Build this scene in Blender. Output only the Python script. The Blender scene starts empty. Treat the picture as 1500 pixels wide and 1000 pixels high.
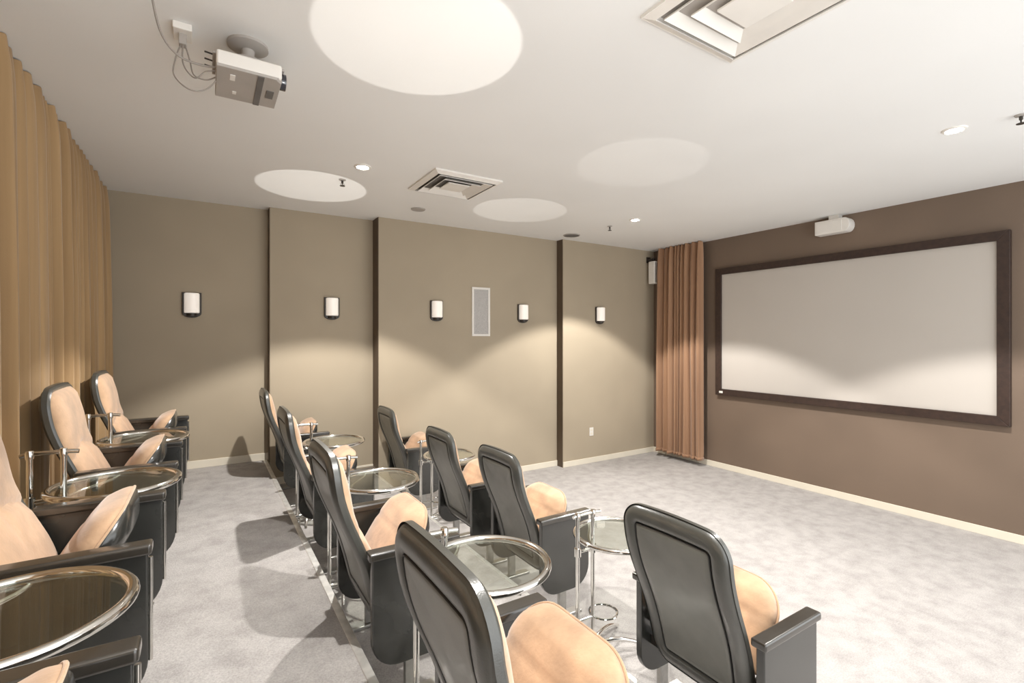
import bpy, bmesh, math, random
from math import sin, cos, pi, radians
from mathutils import Vector, Matrix
C = bpy.context.scene.collection
random.seed(7)
ZC = 1.77            # camera height over the front floor
Z_REAR, Z_MID, Z_CEIL = 0.49, 0.25, 3.12
X_CURT, X_SCREEN = -0.80, 5.93
E1, E2 = 0.54, 1.62  # tier edges
Y_NEAR = -0.75

# ------------------------------------------------------------------ materials
def mat(name, col, rough=0.5, metal=0.0, noise=None, bump=None, emit=None, coat=0, spec=None, sheen=0):
    m = bpy.data.materials.new(name); m.use_nodes = True
    nt = m.node_tree; b = nt.nodes['Principled BSDF']
    b.inputs['Base Color'].default_value = (*col, 1); b.inputs['Roughness'].default_value = rough
    b.inputs['Metallic'].default_value = metal
    if spec is not None: b.inputs['Specular IOR Level'].default_value = spec
    if coat: b.inputs['Coat Weight'].default_value = coat; b.inputs['Coat Roughness'].default_value = 0.15
    if sheen: b.inputs['Sheen Weight'].default_value = sheen
    if emit: b.inputs['Emission Color'].default_value = (*emit[0], 1); b.inputs['Emission Strength'].default_value = emit[1]
    tc = nt.nodes.new('ShaderNodeTexCoord')
    if noise:
        scale, amt, det = noise
        n = nt.nodes.new('ShaderNodeTexNoise'); n.inputs['Scale'].default_value = scale; n.inputs['Detail'].default_value = det
        nt.links.new(tc.outputs['Object'], n.inputs['Vector'])
        r = nt.nodes.new('ShaderNodeValToRGB')
        r.color_ramp.elements[0].position = 0.35; r.color_ramp.elements[1].position = 0.65
        r.color_ramp.elements[0].color = (*[c*(1-amt) for c in col], 1)
        r.color_ramp.elements[1].color = (*[min(1, c*(1+amt)) for c in col], 1)
        nt.links.new(n.outputs['Fac'], r.inputs['Fac']); nt.links.new(r.outputs['Color'], b.inputs['Base Color'])
    if bump:
        scale, st, dist = bump
        n2 = nt.nodes.new('ShaderNodeTexNoise'); n2.inputs['Scale'].default_value = scale; n2.inputs['Detail'].default_value = 4
        nt.links.new(tc.outputs['Object'], n2.inputs['Vector'])
        bp = nt.nodes.new('ShaderNodeBump'); bp.inputs['Strength'].default_value = st; bp.inputs['Distance'].default_value = dist
        nt.links.new(n2.outputs['Fac'], bp.inputs['Height']); nt.links.new(bp.outputs['Normal'], b.inputs['Normal'])
    return m
M = {}
M['wall'] = mat('taupe_paint', (0.40, 0.335, 0.245), 0.75, noise=(1.2, 0.04, 2), bump=(180, 0.15, 0.002))
M['dark_return'] = mat('dark_brown_return', (0.10, 0.07, 0.045), 0.7, noise=(3, 0.05, 2))
M['wall_brown'] = mat('brown_paint', (0.175, 0.125, 0.09), 0.6, noise=(1.0, 0.08, 2), bump=(180, 0.15, 0.002))
M['ceiling'] = mat('ceiling_paint', (0.83, 0.83, 0.815), 0.85, noise=(0.8, 0.02, 2), bump=(120, 0.1, 0.002))
M['base'] = mat('cream_trim', (0.78, 0.72, 0.60), 0.45, noise=(5, 0.02, 2))
M['nosing'] = mat('metal_nosing', (0.88, 0.86, 0.82), 0.35, 0.6, noise=(20, 0.1, 2))
M['leather'] = mat('black_leather', (0.060, 0.060, 0.052), 0.33, noise=(6, 0.15, 3), bump=(260, 0.25, 0.002), coat=0.25, spec=0.9)
M['panel'] = mat('grey_black_leather', (0.135, 0.135, 0.118), 0.40, noise=(5, 0.18, 3), bump=(260, 0.25, 0.002), coat=0.25, spec=0.9)
M['piping'] = mat('black_piping', (0.008, 0.008, 0.007), 0.5, noise=(40, 0.1, 2))
M['black'] = mat('black_lacquer', (0.028, 0.028, 0.025), 0.25, noise=(6, 0.2, 3), bump=(200, 0.12, 0.001), coat=0.4, spec=0.8)
M['pad'] = mat('armrest_lacquer', (0.035, 0.030, 0.024), 0.2, noise=(6, 0.2, 3), coat=0.5, spec=0.9)
M['tan'] = mat('tan_suede', (0.50, 0.325, 0.20), 0.9, noise=(8, 0.20, 6), bump=(90, 0.25, 0.004), sheen=0.4)
M['chrome'] = mat('chrome', (0.80, 0.79, 0.76), 0.09, 1.0, noise=(30, 0.03, 2))
M['white'] = mat('white_plastic', (0.80, 0.77, 0.72), 0.45, noise=(8, 0.02, 2))
M['grey'] = mat('grey_plastic', (0.40, 0.37, 0.34), 0.5, noise=(8, 0.05, 2))
M['cable'] = mat('grey_cable', (0.30, 0.27, 0.24), 0.6, noise=(8, 0.05, 2))
M['darkm'] = mat('dark_metal', (0.035, 0.028, 0.022), 0.45, noise=(12, 0.1, 2))
M['steel'] = mat('brushed_steel', (0.45, 0.44, 0.42), 0.35, 0.9, noise=(30, 0.08, 2))
M['slot'] = mat('dark_slot', (0.15, 0.14, 0.13), 0.8, noise=(12, 0.1, 2))
M['frame'] = mat('screen_velvet', (0.035, 0.018, 0.012), 0.55, noise=(30, 0.2, 2))
M['screen'] = mat('screen_fabric', (0.52, 0.48, 0.435), 0.8, noise=(0.7, 0.03, 2))
M['opal'] = mat('opal_glass', (0.86, 0.80, 0.72), 0.3, emit=((1, .93, .85), 0.35), noise=(8, 0.01, 2))
M['bulb'] = mat('lit_bulb', (1, 1, 1), 0.3, emit=((1, .95, .87), 60), noise=(8, 0.01, 2))
M['lens'] = mat('lens_glass', (0.02, 0.02, 0.03), 0.08, coat=1, noise=(8, 0.05, 2))

def carpet():
    m = mat('grey_carpet', (0.44, 0.415, 0.395), 0.95)
    nt = m.node_tree; b = nt.nodes['Principled BSDF']
    tc = nt.nodes.new('ShaderNodeTexCoord')
    n1 = nt.nodes.new('ShaderNodeTexNoise'); n1.inputs['Scale'].default_value = 7.5; n1.inputs['Detail'].default_value = 7; n1.inputs['Roughness'].default_value = .62
    n2 = nt.nodes.new('ShaderNodeTexNoise'); n2.inputs['Scale'].default_value = 130; n2.inputs['Detail'].default_value = 4
    for n in (n1, n2): nt.links.new(tc.outputs['Object'], n.inputs['Vector'])
    r = nt.nodes.new('ShaderNodeValToRGB'); r.color_ramp.elements[0].position = .33; r.color_ramp.elements[1].position = .60
    r.color_ramp.elements[0].color = (.325, .305, .292, 1); r.color_ramp.elements[1].color = (.42, .398, .382, 1)
    nt.links.new(n1.outputs['Fac'], r.inputs['Fac'])
    mx = nt.nodes.new('ShaderNodeMix'); mx.data_type = 'RGBA'; mx.blend_type = 'OVERLAY'; mx.inputs[0].default_value = .35
    nt.links.new(r.outputs['Color'], mx.inputs[6]); nt.links.new(n2.outputs['Fac'], mx.inputs[7])
    nt.links.new(mx.outputs[2], b.inputs['Base Color'])
    bp = nt.nodes.new('ShaderNodeBump'); bp.inputs['Strength'].default_value = .5; bp.inputs['Distance'].default_value = .006
    nt.links.new(n2.outputs['Fac'], bp.inputs['Height']); nt.links.new(bp.outputs['Normal'], b.inputs['Normal'])
    return m
M['carpet'] = carpet()

def fabric(name, c0, c1):
    m = mat(name, c0, 0.85, sheen=0.3, bump=(220, 0.2, 0.002)); nt = m.node_tree; b = nt.nodes['Principled BSDF']
    tc = nt.nodes.new('ShaderNodeTexCoord'); mp = nt.nodes.new('ShaderNodeMapping'); mp.inputs['Scale'].default_value = (12, 12, .4)
    n = nt.nodes.new('ShaderNodeTexNoise'); n.inputs['Scale'].default_value = 1; n.inputs['Detail'].default_value = 3
    r = nt.nodes.new('ShaderNodeValToRGB'); r.color_ramp.elements[0].position = .3; r.color_ramp.elements[1].position = .7
    r.color_ramp.elements[0].color = (*c0, 1); r.color_ramp.elements[1].color = (*c1, 1)
    nt.links.new(tc.outputs['Object'], mp.inputs['Vector']); nt.links.new(mp.outputs['Vector'], n.inputs['Vector'])
    nt.links.new(n.outputs['Fac'], r.inputs['Fac']); nt.links.new(r.outputs['Color'], b.inputs['Base Color'])
    return m
M['drape'] = fabric('golden_drape', (.30, .185, .085), (.48, .315, .155))
M['drape2'] = fabric('copper_drape', (.27, .145, .08), (.40, .23, .13))

def glass():
    m = bpy.data.materials.new('table_glass'); m.use_nodes = True; nt = m.node_tree; nt.nodes.clear()
    o = nt.nodes.new('ShaderNodeOutputMaterial'); mx = nt.nodes.new('ShaderNodeMixShader')
    t = nt.nodes.new('ShaderNodeBsdfTransparent'); t.inputs[0].default_value = (.90, .92, .885, 1)
    g = nt.nodes.new('ShaderNodeBsdfGlossy'); g.inputs['Roughness'].default_value = .01; g.inputs[0].default_value = (.95, .95, .92, 1)
    f = nt.nodes.new('ShaderNodeFresnel'); f.inputs[0].default_value = 1.55
    ge = nt.nodes.new('ShaderNodeNewGeometry'); mr = nt.nodes.new('ShaderNodeMapRange'); mr.inputs[3].default_value = 1.55; mr.inputs[4].default_value = 1/1.55
    nt.links.new(ge.outputs['Backfacing'], mr.inputs[0]); nt.links.new(mr.outputs[0], f.inputs[0])
    nt.links.new(f.outputs[0], mx.inputs[0]); nt.links.new(t.outputs[0], mx.inputs[1]); nt.links.new(g.outputs[0], mx.inputs[2])
    nt.links.new(mx.outputs[0], o.inputs[0]); return m
M['glass'] = glass()

def perforated():
    m = mat('grille_mesh', (.42, .40, .38), .6); nt = m.node_tree; b = nt.nodes['Principled BSDF']
    tc = nt.nodes.new('ShaderNodeTexCoord'); v = nt.nodes.new('ShaderNodeTexVoronoi'); v.inputs['Scale'].default_value = 160
    r = nt.nodes.new('ShaderNodeValToRGB'); r.color_ramp.elements[0].position = .25; r.color_ramp.elements[1].position = .4
    r.color_ramp.elements[0].color = (.22, .21, .20, 1); r.color_ramp.elements[1].color = (.50, .48, .46, 1)
    nt.links.new(tc.outputs['Object'], v.inputs['Vector']); nt.links.new(v.outputs['Distance'], r.inputs['Fac']); nt.links.new(r.outputs['Color'], b.inputs['Base Color'])
    return m
M['grille'] = perforated()

# ------------------------------------------------------------------ mesh helpers
class MB:
    def __init__(s): s.bm = bmesh.new()
    def box(s, x0, x1, y0, y1, z0, z1, mi=0):
        v = [s.bm.verts.new((x, y, z)) for z in (z0, z1) for y in (y0, y1) for x in (x0, x1)]
        for f in ((0,2,3,1),(4,5,7,6),(0,1,5,4),(2,6,7,3),(0,4,6,2),(1,3,7,5)):
            fc = s.bm.faces.new([v[i] for i in f]); fc.material_index = mi
        return s
    def loops(s, rings, cap0=True, cap1=True, closed=True):
        R = [[s.bm.verts.new(p) for p in r] for r in rings]
        n = len(R[0])
        for a, b in zip(R, R[1:]):
            for i in range(n if closed else n-1):
                j = (i+1) % n
                s.bm.faces.new((a[i], a[j], b[j], b[i]))
        if cap0: s.bm.faces.new(R[0][::-1])
        if cap1: s.bm.faces.new(R[-1])
        return s
    def lathe(s, prof, c=(0,0,0), seg=32, axis='z'):
        rings = []
        for r, h in prof:
            ring = []
            for i in range(seg):
                a = 2*pi*i/seg
                p = (r*cos(a), r*sin(a), h)
                if axis == 'x': p = (h, r*cos(a), r*sin(a))
                if axis == 'y': p = (r*sin(a), h, r*cos(a))
                ring.append((c[0]+p[0], c[1]+p[1], c[2]+p[2]))
            rings.append(ring)
        return s.loops(rings)
    def torus(s, R, r, c=(0,0,0), seg=64, ms=12):
        rings = [[(c[0]+(R+r*cos(2*pi*j/ms))*cos(2*pi*i/seg), c[1]+(R+r*cos(2*pi*j/ms))*sin(2*pi*i/seg), c[2]+r*sin(2*pi*j/ms)) for j in range(ms)] for i in range(seg)]
        rings.append(rings[0][:])
        s.loops(rings, False, False); bmesh.ops.remove_doubles(s.bm, verts=s.bm.verts, dist=1e-5); return s
    def tube(s, pts, r, seg=12, closed=False):
        P = [Vector(p) for p in pts]; n = len(P)
        rs = r if isinstance(r, (list, tuple)) else [r]*n
        up = None; rings = []
        for i in range(n):
            if closed: t = (P[(i+1) % n]-P[i-1]).normalized()
            else: t = (P[min(i+1, n-1)]-P[max(i-1, 0)]).normalized()
            if up is None:
                up = Vector((0,0,1)) if abs(t.z) < .9 else Vector((1,0,0))
            up = (up - t*up.dot(t)).normalized(); w = t.cross(up)
            rings.append([tuple(P[i]+up*rs[i]*cos(2*pi*k/seg)+w*rs[i]*sin(2*pi*k/seg)) for k in range(seg)])
        if closed:
            rings.append(rings[0][:]); s.loops(rings, False, False)
            bmesh.ops.remove_doubles(s.bm, verts=s.bm.verts, dist=1e-6)
        else: s.loops(rings)
        return s
    def build(s, name, m, parent=None, smooth=True, bevel=0, flat_angle=None, seg=3):
        bmesh.ops.recalc_face_normals(s.bm, faces=s.bm.faces)
        me = bpy.data.meshes.new(name); s.bm.to_mesh(me); s.bm.free()
        for x in (m if isinstance(m, (list, tuple)) else [m]): me.materials.append(M[x])
        for p in me.polygons: p.use_smooth = smooth
        o = bpy.data.objects.new(name, me); C.objects.link(o)
        if parent: o.parent = parent
        if bevel:
            b = o.modifiers.new('bevel', 'BEVEL'); b.width = bevel; b.segments = seg; b.limit_method = 'ANGLE'; b.angle_limit = radians(35)
            if smooth: b.harden_normals = False
        elif smooth:
            try: me.set_sharp_from_angle(angle=radians(40))
            except Exception: pass
        if bevel and smooth:
            w = o.modifiers.new('wn', 'WEIGHTED_NORMAL'); w.keep_sharp = True
        return o

def catmull(pts, n=8):
    P = [Vector(p) for p in pts]; P = [2*P[0]-P[1]] + P + [2*P[-1]-P[-2]]; out = []
    for i in range(1, len(P)-2):
        for k in range(n):
            t = k/n; a, b, c, d = P[i-1:i+3]
            out.append(tuple(.5*((2*b)+(c-a)*t+(2*a-5*b+4*c-d)*t*t+(3*b-a-3*c+d)*t**3)))
    out.append(tuple(P[-2])); return out
def empty(name, loc=(0,0,0), rz=0, label=None, cat=None, group=None):
    o = bpy.data.objects.new(name, None); o.location = loc; o.rotation_euler = (0,0,rz); o.empty_display_size = .1; C.objects.link(o)
    return tag(o, label, cat, group)
def tag(o, label=None, cat=None, group=None, kind=None):
    if label: o['label'] = label
    if cat: o['category'] = cat
    if group: o['group'] = group
    if kind: o['kind'] = kind
    return o
def struct(o): o['kind'] = 'structure'; return o
def children(o): return [c for c in bpy.data.objects if c.parent == o]
def copy_tree(o, parent=None, top=True):
    c = o.copy(); C.objects.link(c)
    if parent: c.parent = parent
    for ch in children(o): copy_tree(ch, c, False)
    return c

# ------------------------------------------------------------------ room shell
W = [(-1.0, E1+.02, 5.70), (E1+.02, 1.63, 5.57), (1.63, 4.13, 5.37), (4.13, 6.1, 5.24)]
m = MB()
for i, (a, b, y) in enumerate(W):
    m.box(a, b, y, 5.9, -.05, Z_CEIL+.05)
# return faces, coloured darker than the wall panels
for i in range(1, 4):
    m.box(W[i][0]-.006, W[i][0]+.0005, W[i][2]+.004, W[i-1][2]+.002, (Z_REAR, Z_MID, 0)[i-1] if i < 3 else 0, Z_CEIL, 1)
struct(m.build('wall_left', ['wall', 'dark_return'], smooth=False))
struct(MB().box(X_SCREEN, 6.1, Y_NEAR, 5.4, -.05, Z_CEIL+.05).build('wall_front', 'wall_brown', smooth=False))
struct(MB().box(-1.1, X_CURT-.04, Y_NEAR, 5.9, -.05, Z_CEIL+.05).build('wall_back', 'wall', smooth=False))
struct(MB().box(-1.1, -.1, Y_NEAR-.1, Y_NEAR, -.05, Z_CEIL+.05).build('wall_right_stub', 'wall', smooth=False))  # unseen wall stub added to block light grazing along the curtain
struct(MB().box(-1.0, 6.1, Y_NEAR, 5.9, Z_CEIL, Z_CEIL+.1).build('ceiling', 'ceiling', smooth=False))
struct(MB().box(-1.0, 6.1, Y_NEAR, 5.9, -.12, 0).build('floor', 'carpet', smooth=False))
struct(MB().box(E1-.05, E2, Y_NEAR, 5.57, -.02, Z_MID).build('floor_middle_tier', 'carpet', smooth=False, bevel=.008))
struct(MB().box(X_CURT-.05, E1, Y_NEAR, 5.70, -.02, Z_REAR).build('floor_rear_tier', 'carpet', smooth=False, bevel=.008))
struct(MB().box(E1-.03, E1+.004, Y_NEAR, 5.70, Z_REAR-.03, Z_REAR+.004).build('trim_1', 'nosing', smooth=False, bevel=.002))
struct(MB().box(E2-.022, E2+.004, Y_NEAR, 5.37, Z_MID-.022, Z_MID+.003).build('trim_2', 'nosing', smooth=False, bevel=.002))
BB = MB()
for (a, b, y), z in zip(W, (Z_REAR, Z_MID, 0, 0)):
    BB.box(max(a, X_CURT-.04), min(b, X_SCREEN), y-.012, y+.002, z, z+.075)
struct(BB.build('baseboard_left', 'base', smooth=False, bevel=.003))
struct(MB().box(X_SCREEN-.012, X_SCREEN+.002, Y_NEAR, 5.228, 0, .075).build('baseboard_front', 'base', smooth=False, bevel=.003))

# ------------------------------------------------------------------ drapes
def drape(name, mt, p0, p1, nrm, z0, z1, folds, amp, seed, parent=None, header=.09):
    """folds hanging on a line p0->p1, bulging along nrm"""
    rnd = random.Random(seed); p0 = Vector(p0); p1 = Vector(p1); L = (p1-p0).length; t = (p1-p0)/L; nrm = Vector(nrm)
    ws = [rnd.uniform(.5, 1.7) for _ in range(folds)]; s = sum(ws); edges = [0]
    for w in ws: edges.append(edges[-1]+w/s*L)
    am = [rnd.uniform(.65, 1.1) for _ in ws]; dr = [rnd.uniform(-.5, .5) for _ in range(folds+1)]; ph = [rnd.uniform(0, 6) for _ in range(folds+1)]
    K = 10; zs = [0, .01, .03, .055, .08, .11, .16, .24, .34, .45, .56, .67, .78, .88, .95, 1.0]
    zs = [z1-(z1-z0)*q if q > .1 else z1-q*1.6 for q in zs]
    rings = []
    for z in zs:
        f = (z1-z)/(z1-z0); row = []
        def e(i):
            lo = edges[i]
            if 0 < i < folds: lo += .035*dr[i]*f*1.5 + .008*sin(ph[i]+5*f)
            return lo
        for i in range(folds):
            a, b = e(i), e(i+1)
            for k in range(K):
                u = k/K
                prof = sin(pi*u)**.85 if u > 0 else 0
                open_ = .80 + .20*min(1, f*2.2)
                hd = 1.0
                if f < .055: hd = .75+.25*f/.055
                wob = .20*sin(3*pi*u+ph[i])*f
                dep = amp*am[i]*open_*hd*(prof+wob)
                # pinch pleat: near the top each fold narrows
                uu = u if f > .06 else .5+(u-.5)*(.72+.28*f/.06)
                q = p0+t*(a+(b-a)*uu)+nrm*dep; row.append((q.x, q.y, z+ (.012*prof*am[i] if f < .01 else 0)))
        q = p0+t*e(folds); row.append((q.x, q.y, z)); rings.append(row)
    m = MB(); m.loops(rings, False, False, closed=False)
    o = m.build(name, mt, parent)
    sd = o.modifiers.new('thick', 'SOLIDIFY'); sd.thickness = .003
    ss = o.modifiers.new('ss', 'SUBSURF'); ss.levels = 1; ss.render_levels = 1
    return o, rings
dr, _ = drape('curtain', 'drape', (X_CURT, Y_NEAR+.02, 0), (X_CURT, 5.66, 0), (1, 0, 0), Z_REAR+.015, Z_CEIL-.012, 54, .095, 3)
tag(dr, 'long golden brown pleated curtain covering the wall behind the rear row of seats', 'curtain')
c2 = empty('curtain', (X_SCREEN-.03, 4.7, 0), label='narrow copper brown curtain hanging in the corner beside the screen', cat='curtain')
d2, rg = drape('drape', 'drape2', (-.075, -.44, 0), (-.065, .36, 0), (-1, 0, 0), .085, Z_CEIL-.012, 9, .11, 12, c2)
d2.location = (0, 0, 0)
hm = MB(); row = rg[-1]
hm.loops([[(x-.004, y, .081) for x, y, z in row], [(x-.006, y, .125) for x, y, z in row]], False, False, closed=False)
h = hm.build('hem', 'drape2', c2); sd = h.modifiers.new('t', 'SOLIDIFY'); sd.thickness = .004; sd.offset = 0

# ------------------------------------------------------------------ cinema seat
# local frame: x forward (0 = top of the backrest), y sideways, z up from the floor the seat stands on
def px(z):      # rear profile of the backrest
    pts = [(.20, .22), (.28, .205), (.38, .182), (.50, .155), (.62, .115), (.72, .070), (.82, .030), (.92, .008), (1.06, .0)]
    if z <= pts[0][0]: return pts[0][1]
    for (a, xa), (b, xb) in zip(pts, pts[1:]):
        if z <= b:
            t = (z-a)/(b-a); t = t
            return xa+(xb-xa)*t
    return pts[-1][1]
def pxs(z): return sum(px(z+d) for d in (-.06, -.03, 0, .03, .06))/5
ZB0, ZB1 = .27, 1.035
def wmod(z):    # half width
    f = (z-ZB0)/(ZB1-ZB0)
    return .226+.036*sin(pi*min(1, max(0, f*.50+.16)))**.8 + .006*f
def outline(d):
    r = max(.098-d, .006); pts = []
    z0, z1 = ZB0+d, ZB1-d
    hw = lambda z: max(wmod(z)-d, .004)
    r = min(r, hw((z0+z1)/2))
    def corner(cy, cz, a0):
        return [(cy+r*cos(a0+k*pi/2/8), cz+r*sin(a0+k*pi/2/8)) for k in range(9)]
    wt, wb = hw(z1-r), hw(z0+r)
    top = corner(wt-r, z1-r, 0); tl = corner(-(wt-r), z1-r, pi/2); bl = corner(-(wb-r), z0+r, pi); br = corner(wb-r, z0+r, 1.5*pi)
    pts += top
    pts += [(wt-r-(2*(wt-r))*k/7, z1) for k in range(1, 7)]
    pts += tl
    pts += [(-hw(z1-r+(z0+r-z1+r)*k/15), z1-r+(z0-z1+2*r)*k/15) for k in range(1, 15)]
    pts += bl
    pts += [(-(wb-r)+(2*(wb-r))*k/7, z0) for k in range(1, 7)]
    pts += br
    pts += [(hw(z0+r+(z1-z0-2*r)*k/15), z0+r+(z1-z0-2*r)*k/15) for k in range(1, 15)]
    # soften the top edge into a slight crown
    return [(y, z+.012*(1-(y/.26)**2)*max(0, (z-.8)/.22)) for y, z in pts]
def ring(d, dx): return [(pxs(z)+dx, y, z) for y, z in outline(d)]
OX = .30
def make_chair():
    root = empty('cinema_seat')
    def fin(o):
        o.location = (-OX, 0, 0); return o
    thick = .038
    m = MB()
    m.loops([ring(.05, thick-.02), ring(.03, thick-.004), ring(.012, thick), ring(.002, thick-.012), ring(0, thick-.03), ring(0, .028), ring(.006, .010), ring(.018, -.002), ring(.036, -.008),
             ring(.056, -.009), ring(.070, -.005), ring(.078, .004), ring(.085, .012)], False, False)
    fin(m.build('backrest', 'leather', root))
    m = MB()
    ds = [(.080, .010), (.083, .000), (.09, -.003), (.11, -.001), (.14, .003), (.17, .006), (.20, .007), (.235, .007)]
    m.loops([ring(d, dx) for d, dx in ds], False, True)
    bmesh.ops.triangulate(m.bm, faces=[f for f in m.bm.faces if len(f.verts) > 4])
    bpn = fin(m.build('back_panel', 'panel', root))
    m = MB(); m.tube([(pxs(z)-.001, y, z) for y, z in outline(.080)], .0035, 8, closed=True)
    m.build('piping', 'piping', bpn)
    # front back cushion, with a curved crease under the head roll
    m = MB(); NV, NU = 44, 22; rows = []
    z0, z1 = ZB0+.05, ZB1-.002; rc = .098
    for j in range(NV+1):
        v = j/NV; z = z0+(z1-z0)*v
        w = wmod(z)-.005; dz = min(z-z0, z1-z)
        if dz < rc: w -= rc-math.sqrt(max(0, rc*rc-(rc-dz)**2))
        row = []
        for i in range(NU+1):
            u = -1+2*i/NU; y = u*w
            e = (1-abs(u)**5)**.5*min(1, max(0, dz)/.045)**.5
            belly = .016*math.exp(-((z-.50)/.13)**2)+.018*math.exp(-((z-.88)/.09)**2)
            zc = .74-.055*(abs(y)/.24)**1.3
            cr = .020*math.exp(-((z-zc)/.016)**2) + .012*math.exp(-(y/.012)**2)*(1 if z < zc else 0)*math.exp(-max(0, (zc-z))/.10)
            row.append((pxs(z)+thick-.022+e*(.048+belly-cr)+.0, y, z))
        rows.append(row)
    m.loops(rows, False, False, closed=False)
    o = fin(m.build('back_cushion', 'tan', root)); sd = o.modifiers.new('t', 'SOLIDIFY'); sd.thickness = .02; sd.offset = -1
    # seat tipped part of the way up
    piv = Vector((.272, 0, .42)); tilt = radians(56); Ls = .355
    def S(s, y, h): return (piv.x+s*cos(tilt)-h*sin(tilt), y, piv.z+s*sin(tilt)+h*cos(tilt))
    def hwid(s):
        w = .248-.02*s/Ls; rf = .13
        if s > Ls-rf: w -= .13*(1-math.sqrt(max(0, 1-((s-(Ls-rf))/rf)**2)))
        return w
    def seat_surf(top):
        rows = []; NS, NU = 30, 20
        for j in range(NS+1):
            s = Ls*(1-(1-j/NS)**1.5); w = hwid(s)-(0 if top else .006); row = []
            es = min(1, max(0, (Ls-s))/.07)**.5
            for i in range(NU+1):
                u = -1+2*i/NU; e = (1-abs(u)**4)**.5*es
                if top: h = .018+e*(.050+.014*sin(pi*s/Ls)) - .006*math.exp(-((s-.2)/.012)**2)
                else: h = .018-e*(.055+.02*sin(pi*min(1, s/Ls)))
                row.append(S(s, u*w, h))
            rows.append(row)
        return rows
    m = MB(); m.loops(seat_surf(True), False, False, closed=False)
    scu = o = fin(m.build('seat_cushion', 'tan', root)); sd = o.modifiers.new('t', 'SOLIDIFY'); sd.thickness = .012; sd.offset = -1
    m = MB(); m.loops(seat_surf(False), False, False, closed=False)
    o = fin(m.build('seat_shell', 'black', root)); sd = o.modifiers.new('t', 'SOLIDIFY'); sd.thickness = .01; sd.offset = -1
    rim = []
    NN = 26
    left = [S(Ls*(1-(1-j/NN)**1.5), hwid(Ls*(1-(1-j/NN)**1.5))+.001, .018) for j in range(NN+1)]
    right = [(x, -y, z) for x, y, z in left][::-1]
    m = MB(); m.tube(left+right, .0045, 8); m.build('piping', 'tan', scu)
    for sg in (-1, 1):
        yc = sg*.300
        # side panel, rounded below
        prof = [(.15, .62), (.15, .30)]
        prof += [(.27-.12*cos(a), .28-.12*sin(a)) for a in [k*pi/2/8 for k in range(9)]]
        prof += [(.40+.13*sin(a), .29-.13*cos(a)) for a in [k*pi/2/8 for k in range(9)]]
        prof += [(.53, .62)]
        m = MB(); m.loops([[(x, yc-.017, z) for x, z in prof], [(x, yc+.017, z) for x, z in prof]])
        spn = fin(m.build('side_panel', 'black', root, bevel=.006))
        # arm pad
        m = MB(); m.box(.135, .54, yc-.031, yc+.031, .614, .648)
        fin(m.build('armrest', 'pad', root, bevel=.009))
        m = MB(); m.tube([(.535, yc, .60), (.535, yc, .28)], .006, 10)
        m.build('edge_strip', 'chrome', spn)
        m = MB(); m.box(.29, .345, yc-.014, yc+.014, .02, .20); m.box(.20, .46, yc-.030, yc+.030, 0, .018)
        fin(m.build('leg', 'steel', root, bevel=.004))
        # hinge bracket between back and panel
        m = MB(); m.lathe([(.0, -.02), (.030, -.02), (.030, .02), (.0, .02)], (.235, sg*.264, .43), 20, 'y')
        fin(m.build('hinge', 'darkm', root))
    m = MB(); m.box(.215, .27, -.285, .285, .30, .345); fin(m.build('crossbar', 'darkm', root, bevel=.005))
    return root

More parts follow.
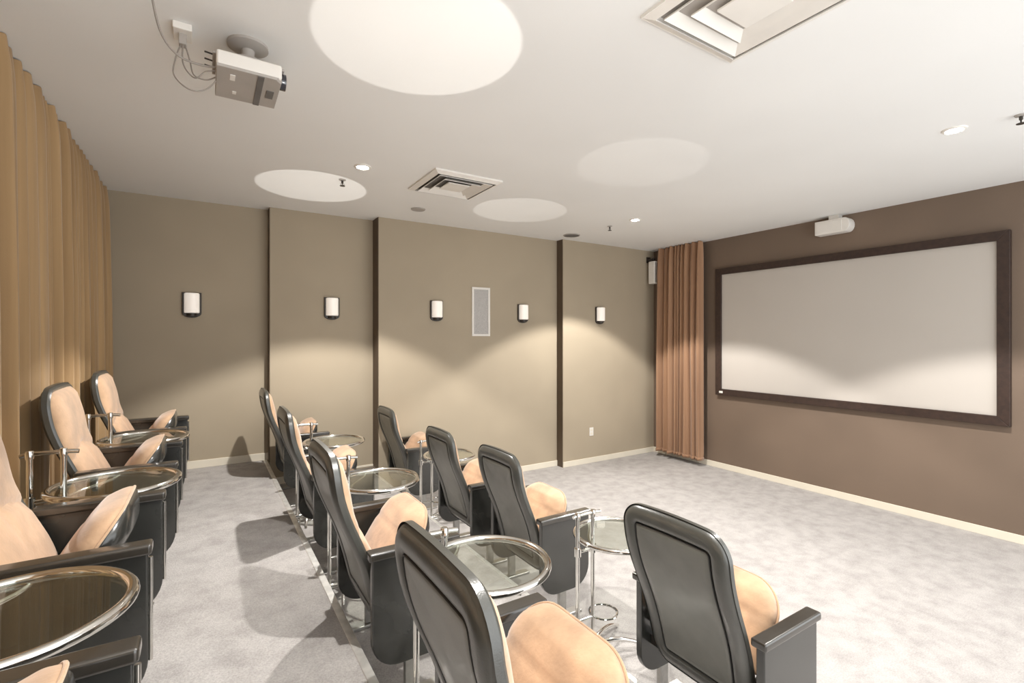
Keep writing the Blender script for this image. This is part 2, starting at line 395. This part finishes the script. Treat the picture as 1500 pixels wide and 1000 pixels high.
def make_table():
    root = empty('side_table'); R = .222; Z = .636
    m = MB(); m.lathe([(.001, Z-.005), (R-.006, Z-.005), (R-.002, Z-.001), (R-.006, Z+.004), (.001, Z+.004)], seg=72)
    m.build('glass_top', 'glass', root)
    MB().torus(R+.006, .0145, (0, 0, Z)).build('rim', 'chrome', root)
    xs = (-.28, -.175)
    HB = .80
    for k, x in enumerate(xs):
        MB().tube([(x, 0, .03), (x, 0, .4), (x, 0, HB-.015)], .011, 14).build('post', 'chrome', root)
    m = MB(); m.tube(catmull([(xs[0]-.03, 0, HB-.006), (xs[0], 0, HB), (xs[1], 0, HB), (xs[1]+.05, 0, HB-.004)], 5), .009, 10)
    m.lathe([(0, HB-.022), (.014, HB-.020), (.016, HB+.004), (.012, HB+.014), (0, HB+.016)], (xs[0], 0, 0), 16)
    m.lathe([(0, HB-.022), (.014, HB-.020), (.016, HB+.004), (.012, HB+.014), (0, HB+.016)], (xs[1], 0, 0), 16)
    m.build('top_rail', 'chrome', root)
    # bracket arms holding the rim
    m = MB()
    for sg in (-1, 1):
        m.tube(catmull([(xs[1], 0, Z-.035), (xs[1]+.05, sg*.09, Z-.03), (xs[1]+.14, sg*.19, Z-.022), (xs[1]+.17, sg*.236, Z-.008)], 6), .007, 10)
    m.tube([(xs[0], 0, Z-.035), (xs[1], 0, Z-.035)], .009, 10)
    m.lathe([(.0, -.022), (.018, -.022), (.018, .022), (0, .022)], (xs[0], 0, Z-.035), 16)
    m.lathe([(.0, -.022), (.018, -.022), (.018, .022), (0, .022)], (xs[1], 0, Z-.035), 16)
    m.build('bracket', 'chrome', root)
    m = MB(); m.tube([(xs[0], 0, .22), (xs[1], 0, .22)], .008, 10); m.torus(.075, .007, (xs[1]+.075, 0, .22), 36, 8)
    m.build('lower_brace', 'chrome', root)
    for ang, L in ((20, .34), (-20, .34), (105, .17), (-105, .17)):
        a = radians(ang); cx = (xs[0]+xs[1])/2+.03
        pts = [(cx+cos(a)*L*t, sin(a)*L*t, .012+.050*(1-t)**.8+.035*sin(pi*t)) for t in [k/10 for k in range(11)]]
        MB().tube(pts, [.013-.004*k/10 for k in range(11)], 10).build('foot', 'chrome', root)
    m = MB(); m.tube([(xs[0]-.02, 0, .05), (xs[1]+.05, 0, .05)], .018, 14)
    m.lathe([(0, 0), (.030, 0), (.030, .012), (.018, .03), (0, .03)], (xs[0], 0, 0), 20)
    m.lathe([(0, 0), (.030, 0), (.030, .012), (.018, .03), (0, .03)], (xs[1], 0, 0), 20)
    m.build('base_bar', 'chrome', root)
    return root

chair0 = make_chair(); table0 = make_table()
used = [0, 0]
def put(i, proto, loc, rz, label, cat, group):
    o = proto if used[i] == 0 else copy_tree(proto); used[i] += 1
    o.location = loc; o.rotation_euler = (0, 0, rz)
    tag(o, label, cat, group); return o
# (x of backrest top, y centre, floor z, label)
seats = [
 (-.655, 4.48, Z_REAR, 'tan suede seat before the long curtain, farthest of the rear row, nearest the side wall', 'rear row of cinema seats'),
 (-.66, 3.33, Z_REAR, 'tan suede rear row cinema seat before the long curtain, second from the far wall', 'rear row of cinema seats'),
 (-.68, 2.18, Z_REAR, 'large tan suede rear row seat cut by the left photo edge, beyond the nearest table', 'rear row of cinema seats'),
 (-.655, .975, Z_REAR, 'rear row cinema seat in bottom left corner of photo, only its dark armrest showing', 'rear row of cinema seats'),
 (.44, 5.07, Z_MID, 'black backed cinema seat in the middle row, farthest along beside the side wall', 'middle row of cinema seats'),
 (.43, 3.59, Z_MID, 'black backed middle row cinema seat, second from the side wall', 'middle row of cinema seats'),
 (.42, 2.28, Z_MID, 'black backed middle row cinema seat with orange tan cushion, third from the side wall', 'middle row of cinema seats'),
 (.43, 1.04, Z_MID, 'nearest middle row seat, black back and tan cushion at bottom centre of the photo', 'middle row of cinema seats'),
 (1.58, 5.02, 0, 'black backed front row cinema seat standing against the side wall, farthest of its row', 'front row of cinema seats'),
 (1.56, 3.60, 0, 'black backed front row cinema seat, second from the side wall, grey sheen on its back', 'front row of cinema seats'),
 (1.60, 2.745, 0, 'black backed front row cinema seat with orange tan cushion, third from the side wall', 'front row of cinema seats'),
 (1.595, 1.335, 0, 'nearest front row seat with wide grey black leather back, at lower right', 'front row of cinema seats'),
]
for x, y, z, lb, g in seats:
    put(0, chair0, (x+OX, y, z), 0, lb, 'cinema seat', g)
tables = [
 (-.33, 3.905, Z_REAR, 'round glass and chrome side table in the rear row between its two farthest seats', 'rear'),
 (-.335, 2.755, Z_REAR, 'round glass side table with chrome rail in the rear row, middle of its three tables', 'rear'),
 (-.385, 1.56, Z_REAR, 'nearest rear row glass side table with thick chrome rim, in the lower left corner', 'rear'),
 (.93, 4.33, Z_MID, 'small looking glass side table in the middle row closest to the side wall', 'middle'),
 (.91, 3.00, Z_MID, 'round glass table in the middle row between its second and third seat from the wall', 'middle'),
 (.935, 1.665, Z_MID, 'large looking round glass side table in the middle row beside the nearest seat', 'middle'),
 (2.0, 4.31, 0, 'glass and chrome side table in the front row mostly hidden between its two farthest seats', 'front'),
 (2.01, 2.05, 0, 'glass and chrome side table in the front row left of the nearest front row seat', 'front'),
]
for x, y, z, lb, g in tables:
    put(1, table0, (x, y, z), 0, lb, 'side table', g+' row side tables').scale = (1, 1, 1) if g == 'rear' else (1.045, 1.045, 1)

# ------------------------------------------------------------------ projection screen
sc = empty('projection_screen', (X_SCREEN, 2.685, 1.0), label='wide pale projection screen in a dark brown frame on the brown front wall', cat='screen')
H2, HH = 1.435, 1.71; fw = .085
MB().box(-.030, -.018, -H2+.04, H2-.04, .04, HH-.04).build('screen_surface', 'screen', sc, smooth=False)
def mitre(a, b, c_, d): # four 2D corners (y,z)
    m = MB(); m.loops([[(-.0, y, z) for y, z in (a, b, c_, d)], [(-.055, y, z) for y, z in (a, b, c_, d)]]); return m
o_ = [(-H2, 0), (H2, 0), (H2, HH), (-H2, HH)]; i_ = [(-H2+fw, fw), (H2-fw, fw), (H2-fw, HH-fw), (-H2+fw, HH-fw)]
for k in range(4):
    mitre(o_[k], o_[(k+1) % 4], i_[(k+1) % 4], i_[k]).build('frame_rail', 'frame', sc, smooth=False, bevel=.004)
m = MB(); m.box(-.059, -.054, H2-.115, H2-.062, .030, .058); m.build('badge', 'white', sc, smooth=False, bevel=.001)['label'] = 'small white maker plate on the frame corner'

# centre speaker over screen
sp = empty('wall_speaker', (X_SCREEN, 2.63, 2.92), label='white box speaker with a rounded end mounted on the front wall above the screen', cat='speaker')
m = MB(); prof = [(-.16, 0), (.175, 0), (.175, .155), (-.16, .155)]
pr = [(.175, .0), (.175, .15)] + [(-.12-.055*sin(a), .075+.075*cos(a)) for a in [k*pi/10 for k in range(11)]]
m.loops([[(-.002, y, z) for y, z in pr], [(-.13, y, z) for y, z in pr]]); m.build('cabinet', 'white', sp, smooth=True, bevel=.006)
MB().box(-.136, -.129, -.10, .155, .018, .132).build('grille', 'white', sp, smooth=False, bevel=.003)
MB().box(-.09, .0, -.05, .05, .145, .20).build('bracket', 'white', sp, smooth=False, bevel=.003)
# corner speaker
sp = empty('corner_speaker', (5.80, 5.14, 2.60), label='slim white speaker on a dark bracket high in the corner beside the copper curtain', cat='speaker')
MB().box(-.055, .055, -.075, .045, 0, .34).build('cabinet', 'white', sp, smooth=True, bevel=.010)
MB().box(-.045, .045, -.079, -.074, .02, .32).build('grille', 'grille', sp, smooth=False, bevel=.002)
m = MB(); m.box(-.02, .02, -.03, .10, .36, .39); m.box(-.012, .012, -.02, .01, .33, .40); m.box(-.04, .04, .085, .10, .33, .42); m.build('bracket', 'darkm', sp, smooth=False, bevel=.003)

# ------------------------------------------------------------------ side wall fixtures
def sconce(x, y, label, z=2.10):
    t = empty('wall_sconce', (x, y, z), label=label, cat='wall light', group='wall sconces along the side wall')
    # dark back tray with a half round foot
    pr = [(-.080, .115), (-.080, -.085)] + [(.080*-cos(a), -.085-.045*sin(a)) for a in [k*pi/10 for k in range(1, 10)]] + [(.080, -.085), (.080, .115)]
    m = MB(); m.loops([[(a, 0, b) for a, b in pr], [(a, -.022, b) for a, b in pr]]); m.build('back_plate', 'darkm', t, smooth=False, bevel=.003)
    N = 14
    rows = []
    for zz, s in ((-.085, .90), (-.08, 1), (-.04, 1), (.06, 1), (.10, 1), (.108, .9)):
        rows.append([(.064*s*cos(pi*k/N)*-1, -.018-.070*s*sin(pi*k/N)**.7, zz) for k in range(N+1)])
    m = MB(); m.loops(rows, True, True); m.build('glass_shade', 'opal', t)
    m = MB(); m.loops([[(.045*cos(pi*k/N)*-1, -.018-.05*sin(pi*k/N), zz) for k in range(N+1)] for zz in (-.115, -.088)], True, True)
    m.build('holder', 'darkm', t); return t
sconce(-.115, 5.70, 'white shaded wall sconce nearest the long curtain, on the leftmost wall panel')
sconce(1.17, 5.57, 'white shaded wall sconce alone on the narrow second wall panel')
sconce(2.32, 5.37, 'white shaded wall sconce just left of the tall speaker grille')
sconce(3.55, 5.37, 'white shaded wall sconce just right of the tall speaker grille')
sconce(4.79, 5.24, 'white shaded wall sconce on the last wall panel, nearest the screen')
g = empty('speaker_grille', (2.923, 5.37, 2.10), label='tall white framed grey speaker grille set in the side wall between two sconces', cat='speaker')
m = MB(); w, hh, f = .128, .305, .026
m.box(-w, -w+f, -.014, .0, -hh, hh); m.box(w-f, w, -.014, .0, -hh, hh); m.box(-w+f, w-f, -.014, 0, -hh, -hh+f); m.box(-w+f, w-f, -.014, 0, hh-f, hh)
m.build('frame', 'white', g, smooth=False)
MB().box(-w+f-.002, w-f+.002, -.009, -.001, -hh+f-.002, hh-f+.002).build('mesh_panel', 'grille', g, smooth=False)
o = empty('wall_outlet', (4.64, 5.24, .44), label='small white electrical outlet low on the last side wall panel', cat='outlet')
MB().box(-.036, .036, -.007, 0, -.058, .058).build('cover_plate', 'white', o, smooth=False, bevel=.002)
for q in (-.025, .025):
    MB().box(-.016, .016, -.010, -.006, q-.014, q+.014).build('socket', 'base', o, smooth=False, bevel=.002)

# ------------------------------------------------------------------ ceiling fixtures
def down(x, y, label):
    t = empty('ceiling_downlight', (x, y, Z_CEIL), label=label, cat='ceiling light', group='recessed ceiling downlights')
    m = MB(); m.lathe([(.044, -.001), (.044, -.008), (.050, -.011), (.062, -.007), (.066, 0)], seg=32); 
    m.build('trim_ring', 'white', t)
    m = MB(); m.lathe([(.0, -.012), (.030, -.010), (.043, -.006), (.043, -.001), (0, -.001)], seg=24); m.build('bulb', 'bulb', t)
    return t
down(1.045, 3.86, 'lit recessed downlight left of the small square vent, over the middle seats')
down(4.14, 3.93, 'lit recessed downlight toward the far corner, in front of the copper curtain')
down(4.10, 1.13, 'lit recessed downlight at the right, above the screen end of the room')
down(1.045, 1.13, 'recessed downlight above the near middle row seats, just out of view')
def diffuser(x, y, label, slot='slot'):
    t = empty('ceiling_vent', (x, y, Z_CEIL), label=label, cat='air vent', group='square ceiling air vents')
    def sq(m, a, b, z0, z1):
        # square ring, outer a at z0, inner b at z1 (louvre)
        th = .006
        o4 = lambda r, z: [(-r, -r, z), (r, -r, z), (r, r, z), (-r, r, z)]
        m.loops([o4(a, z0), o4(b, z1), o4(b, z1+th), o4(a, z0+th), o4(a, z0)], False, False)
    MB().box(-.28, .28, -.28, .28, -.004, -.0005).build('backing', slot, t, smooth=False)
    m = MB(); sq(m, .305, .268, -.014, -.030); m.box(-.31, .31, -.31, -.27, -.014, 0); m.box(-.31, .31, .27, .31, -.014, 0); m.box(-.31, -.27, -.27, .27, -.014, 0); m.box(.27, .31, -.27, .27, -.014, 0); m.build('frame', 'white', t, smooth=False)
    for a in (.245, .170):
        m = MB(); sq(m, a, a-.040, -.034, -.006); m.build('louvre', 'white', t, smooth=False)
    m = MB(); m.box(-.10, .10, -.10, .10, -.030, -.020); m.build('centre_plate', 'white', t, smooth=False, bevel=.003)
diffuser(1.85, 1.12, 'large looking square white ceiling vent cut by the top photo edge', 'grey')
diffuser(1.85, 3.88, 'small looking square ceiling vent with dark slots, toward the side wall')
def sprinkler(x, y, label):
    t = empty('fire_sprinkler', (x, y, Z_CEIL), label=label, cat='sprinkler', group='ceiling fire sprinklers')
    m = MB(); m.lathe([(0, 0), (.030, 0), (.028, -.006), (.012, -.010), (0, -.010)], seg=24); m.build('escutcheon', 'grey', t)
    m = MB(); m.lathe([(0, -.010), (.009, -.010), (.009, -.03), (.004, -.034), (.004, -.052), (0, -.052)], seg=14)
    m.tube([(-.006, 0, -.028), (-.014, 0, -.04), (-.004, 0, -.052)], .002, 6); m.tube([(.006, 0, -.028), (.014, 0, -.04), (.004, 0, -.052)], .002, 6); m.build('nozzle', 'darkm', t)
    m = MB(); m.lathe([(0, -.052), (.022, -.052), (.022, -.055), (0, -.055)], seg=18); m.build('deflector', 'darkm', t)
sprinkler(.985, 4.27, 'dark fire sprinkler beside the lit downlight near the small square vent')
sprinkler(4.12, 4.32, 'dark fire sprinkler left of the far lit downlight near the corner')
sprinkler(4.17, .84, 'dark fire sprinkler at the right photo edge')
def disc(x, y, r, mt, label, cat, nm):
    t = empty(nm, (x, y, Z_CEIL), label=label, cat=cat)
    m = MB(); m.lathe([(r-.014, -.001), (r-.012, -.010), (r-.004, -.010), (r, -.003), (r, 0)], seg=40); m.build('ring', 'white' if mt == 'white' else 'grey', t)
    m = MB(); m.lathe([(0, -.008), (r-.012, -.007), (r-.012, -.0005), (0, -.0005)], seg=40); m.build('face', mt, t)
disc(1.88, 4.82, .075, 'grey', 'small round pale grey ceiling speaker beyond the small square vent', 'ceiling speaker', 'ceiling_speaker')
disc(4.06, 4.97, .11, 'slot', 'round dark ceiling vent close to the side wall', 'air vent', 'round_vent')

# ------------------------------------------------------------------ projector
ZBt = ZC+1.15
p = empty('ceiling_projector', (.165, 2.545, Z_CEIL), label='grey and white video projector hanging from the ceiling on a round mount', cat='projector')
zb = ZBt-Z_CEIL
m = MB(); m.box(-.128, .125, -.155, .155, zb+.008, zb+.072); m.build('housing', 'white', p, smooth=True, bevel=.010)
m = MB(); m.loops([[(-.126, -.153, zb), (.10, -.153, zb), (.125, -.12, zb), (.125, .153, zb), (-.126, .153, zb)], [(-.128, -.155, zb+.012), (.11, -.155, zb+.012), (.127, -.135, zb+.012), (.127, .155, zb+.012), (-.128, .155, zb+.012)]])
m.build('base_plate', 'grey', p, smooth=False, bevel=.002)
m = MB(); m.box(.03, .055, -.15, .15, zb-.004, zb+.001); m.box(.075, .105, -.03, .045, zb-.004, zb+.001)
m.build('vent', 'slot', p, smooth=False)
MB().box(-.075, -.055, -.10, -.05, zb-.003, zb+.001).build('sticker', 'white', p, smooth=False); MB().box(-.06, -.045, .06, .085, zb-.003, zb+.001).build('sticker', 'white', p, smooth=False)
m = MB(); m.lathe([(0, .10), (.03, .10), (.036, .12), (.036, .150), (.030, .152), (.028, .142), (0, .138)], (0, -.06, zb+.04), 24, 'x'); m.build('lens', 'lens', p)
m = MB(); m.box(-.14, .14, -.10, .10, zb+.074, zb+.084); m.lathe([(0, 0), (.085, 0), (.085, -.012), (.060, -.022), (.028, -.026), (.022, -.09), (0, -.10)], (0, 0, 0), 32)
m.lathe([(.0, zb+.118), (.075, zb+.118), (.080, zb+.108), (.080, zb+.098), (.07, zb+.084), (0, zb+.084)], (0, 0, 0), 32)
m.build('mount', 'grey', p)
m = MB()
for yy in (-.06, .0, .06): m.tube([(-.14-.03, yy, zb+.09), (-.12, yy, zb+.085)], .004, 6)
m.build('mount_arm', 'darkm', p)
bx = empty('ceiling_outlet', (-.085, 2.56, Z_CEIL), label='small white outlet box on the ceiling where the projector cables plug in', cat='outlet')
MB().box(-.035, .035, -.055, .055, -.030, 0).build('box', 'white', bx, smooth=False, bevel=.004)
MB().box(-.014, .014, -.02, .02, -.075, -.028).build('plug', 'grey', bx, smooth=False, bevel=.003)
def cable(pts, r, label):
    o = MB().tube(catmull(pts, 8), r, 8).build('projector_cable', 'cable'); tag(o, label, 'cable', 'cables behind the projector'); return o
xb_ = .037
cable([(-.19, 2.12, Z_CEIL-.005), (-.175, 2.24, Z_CEIL-.05), (-.15, 2.34, 2.97), (-.10, 2.41, 2.93), (-.03, 2.46, 2.935), (xb_+.005, 2.48, 2.95)], .0045, 'thick grey cable sagging from the ceiling at the left to the projector')
cable([(-.085, 2.55, Z_CEIL-.07), (-.082, 2.55, 2.96), (-.04, 2.52, 2.90), (.0, 2.51, 2.935), (xb_+.005, 2.51, 2.95)], .003, 'thin cable dropping straight from the ceiling outlet to the projector')
cable([(-.087, 2.56, Z_CEIL-.055), (-.11, 2.55, 2.98), (-.115, 2.54, 2.90), (-.06, 2.52, 2.845), (.0, 2.54, 2.87), (xb_+.02, 2.55, 2.95)], .003, 'thin cable in the lowest hanging loop behind the projector')
cable([(-.075, 2.57, Z_CEIL-.07), (-.06, 2.58, 3.00), (-.045, 2.58, 2.94), (.0, 2.58, 2.93), (xb_+.005, 2.58, 2.955)], .003, 'thin short cable closest to the projector under the ceiling outlet')

# ------------------------------------------------------------------ lights
def spot(name, loc, target, e, size, blend, r=.03, col=(1, .965, .92)):
    l = bpy.data.lights.new(name, 'SPOT'); l.energy = e; l.spot_size = radians(size); l.spot_blend = blend; l.shadow_soft_size = r; l.color = col
    o = bpy.data.objects.new(name, l); o.location = loc; C.objects.link(o)
    d = Vector(target)-Vector(loc); o.rotation_euler = d.to_track_quat('-Z', 'Y').to_euler(); return o
DL = [(1.045, 3.86), (4.14, 3.93), (4.10, 1.13), (1.045, 1.13)]
for i, (x, y) in enumerate(DL):
    spot('lamp_downlight', (x, y, Z_CEIL-.03), (x, y, 0), (300, 290, 290, 230)[i], 106, .18, .028)
# added spots imitating downlight reflected onto the ceiling by the glass table tops
for (tx, ty, tz), (lx, ly), e in (((.94, 1.61, Z_MID+.66), (1.045, 1.13), 75), ((.93, 4.27, Z_MID+.66), (1.045, 3.92), 75), ((2.0, 4.26, .66), (1.20, 4.20), 50), ((2.0, 2.05, .66), (1.15, 1.45), 22)):
    h = Z_CEIL-tz
    spot('lamp_table_glint', (tx, ty, tz), (2*tx-lx, 2*ty-ly, Z_CEIL), e, 2*math.degrees(math.atan(.46/h)), .06, .01, (1, .96, .90))
spot('lamp_ceiling_fill', (.3, -.35, 1.95), (.3, -.1, Z_CEIL), 130, 150, 1.0, .15, (1, .98, .95))  # added fill aimed at the ceiling, the room has no such lamp
w = bpy.data.worlds.new('World'); bpy.context.scene.world = w; w.use_nodes = True
bg = w.node_tree.nodes['Background']; bg.inputs[0].default_value = (.97, .99, 1.0, 1); bg.inputs[1].default_value = 2.5

# ------------------------------------------------------------------ camera
cam = bpy.data.cameras.new('camera'); cam.sensor_width = 36; cam.lens = 36*711/1500; cam.shift_y = -5/1500; cam.clip_start = .02
co = bpy.data.objects.new('camera', cam); co.location = (0, 0, ZC); co.rotation_euler = (radians(90), 0, radians(57.75-90)); C.objects.link(co)
S_ = bpy.context.scene; S_.camera = co
S_.view_settings.view_transform = 'Standard'; S_.view_settings.look = 'None'; S_.view_settings.exposure = 0.08
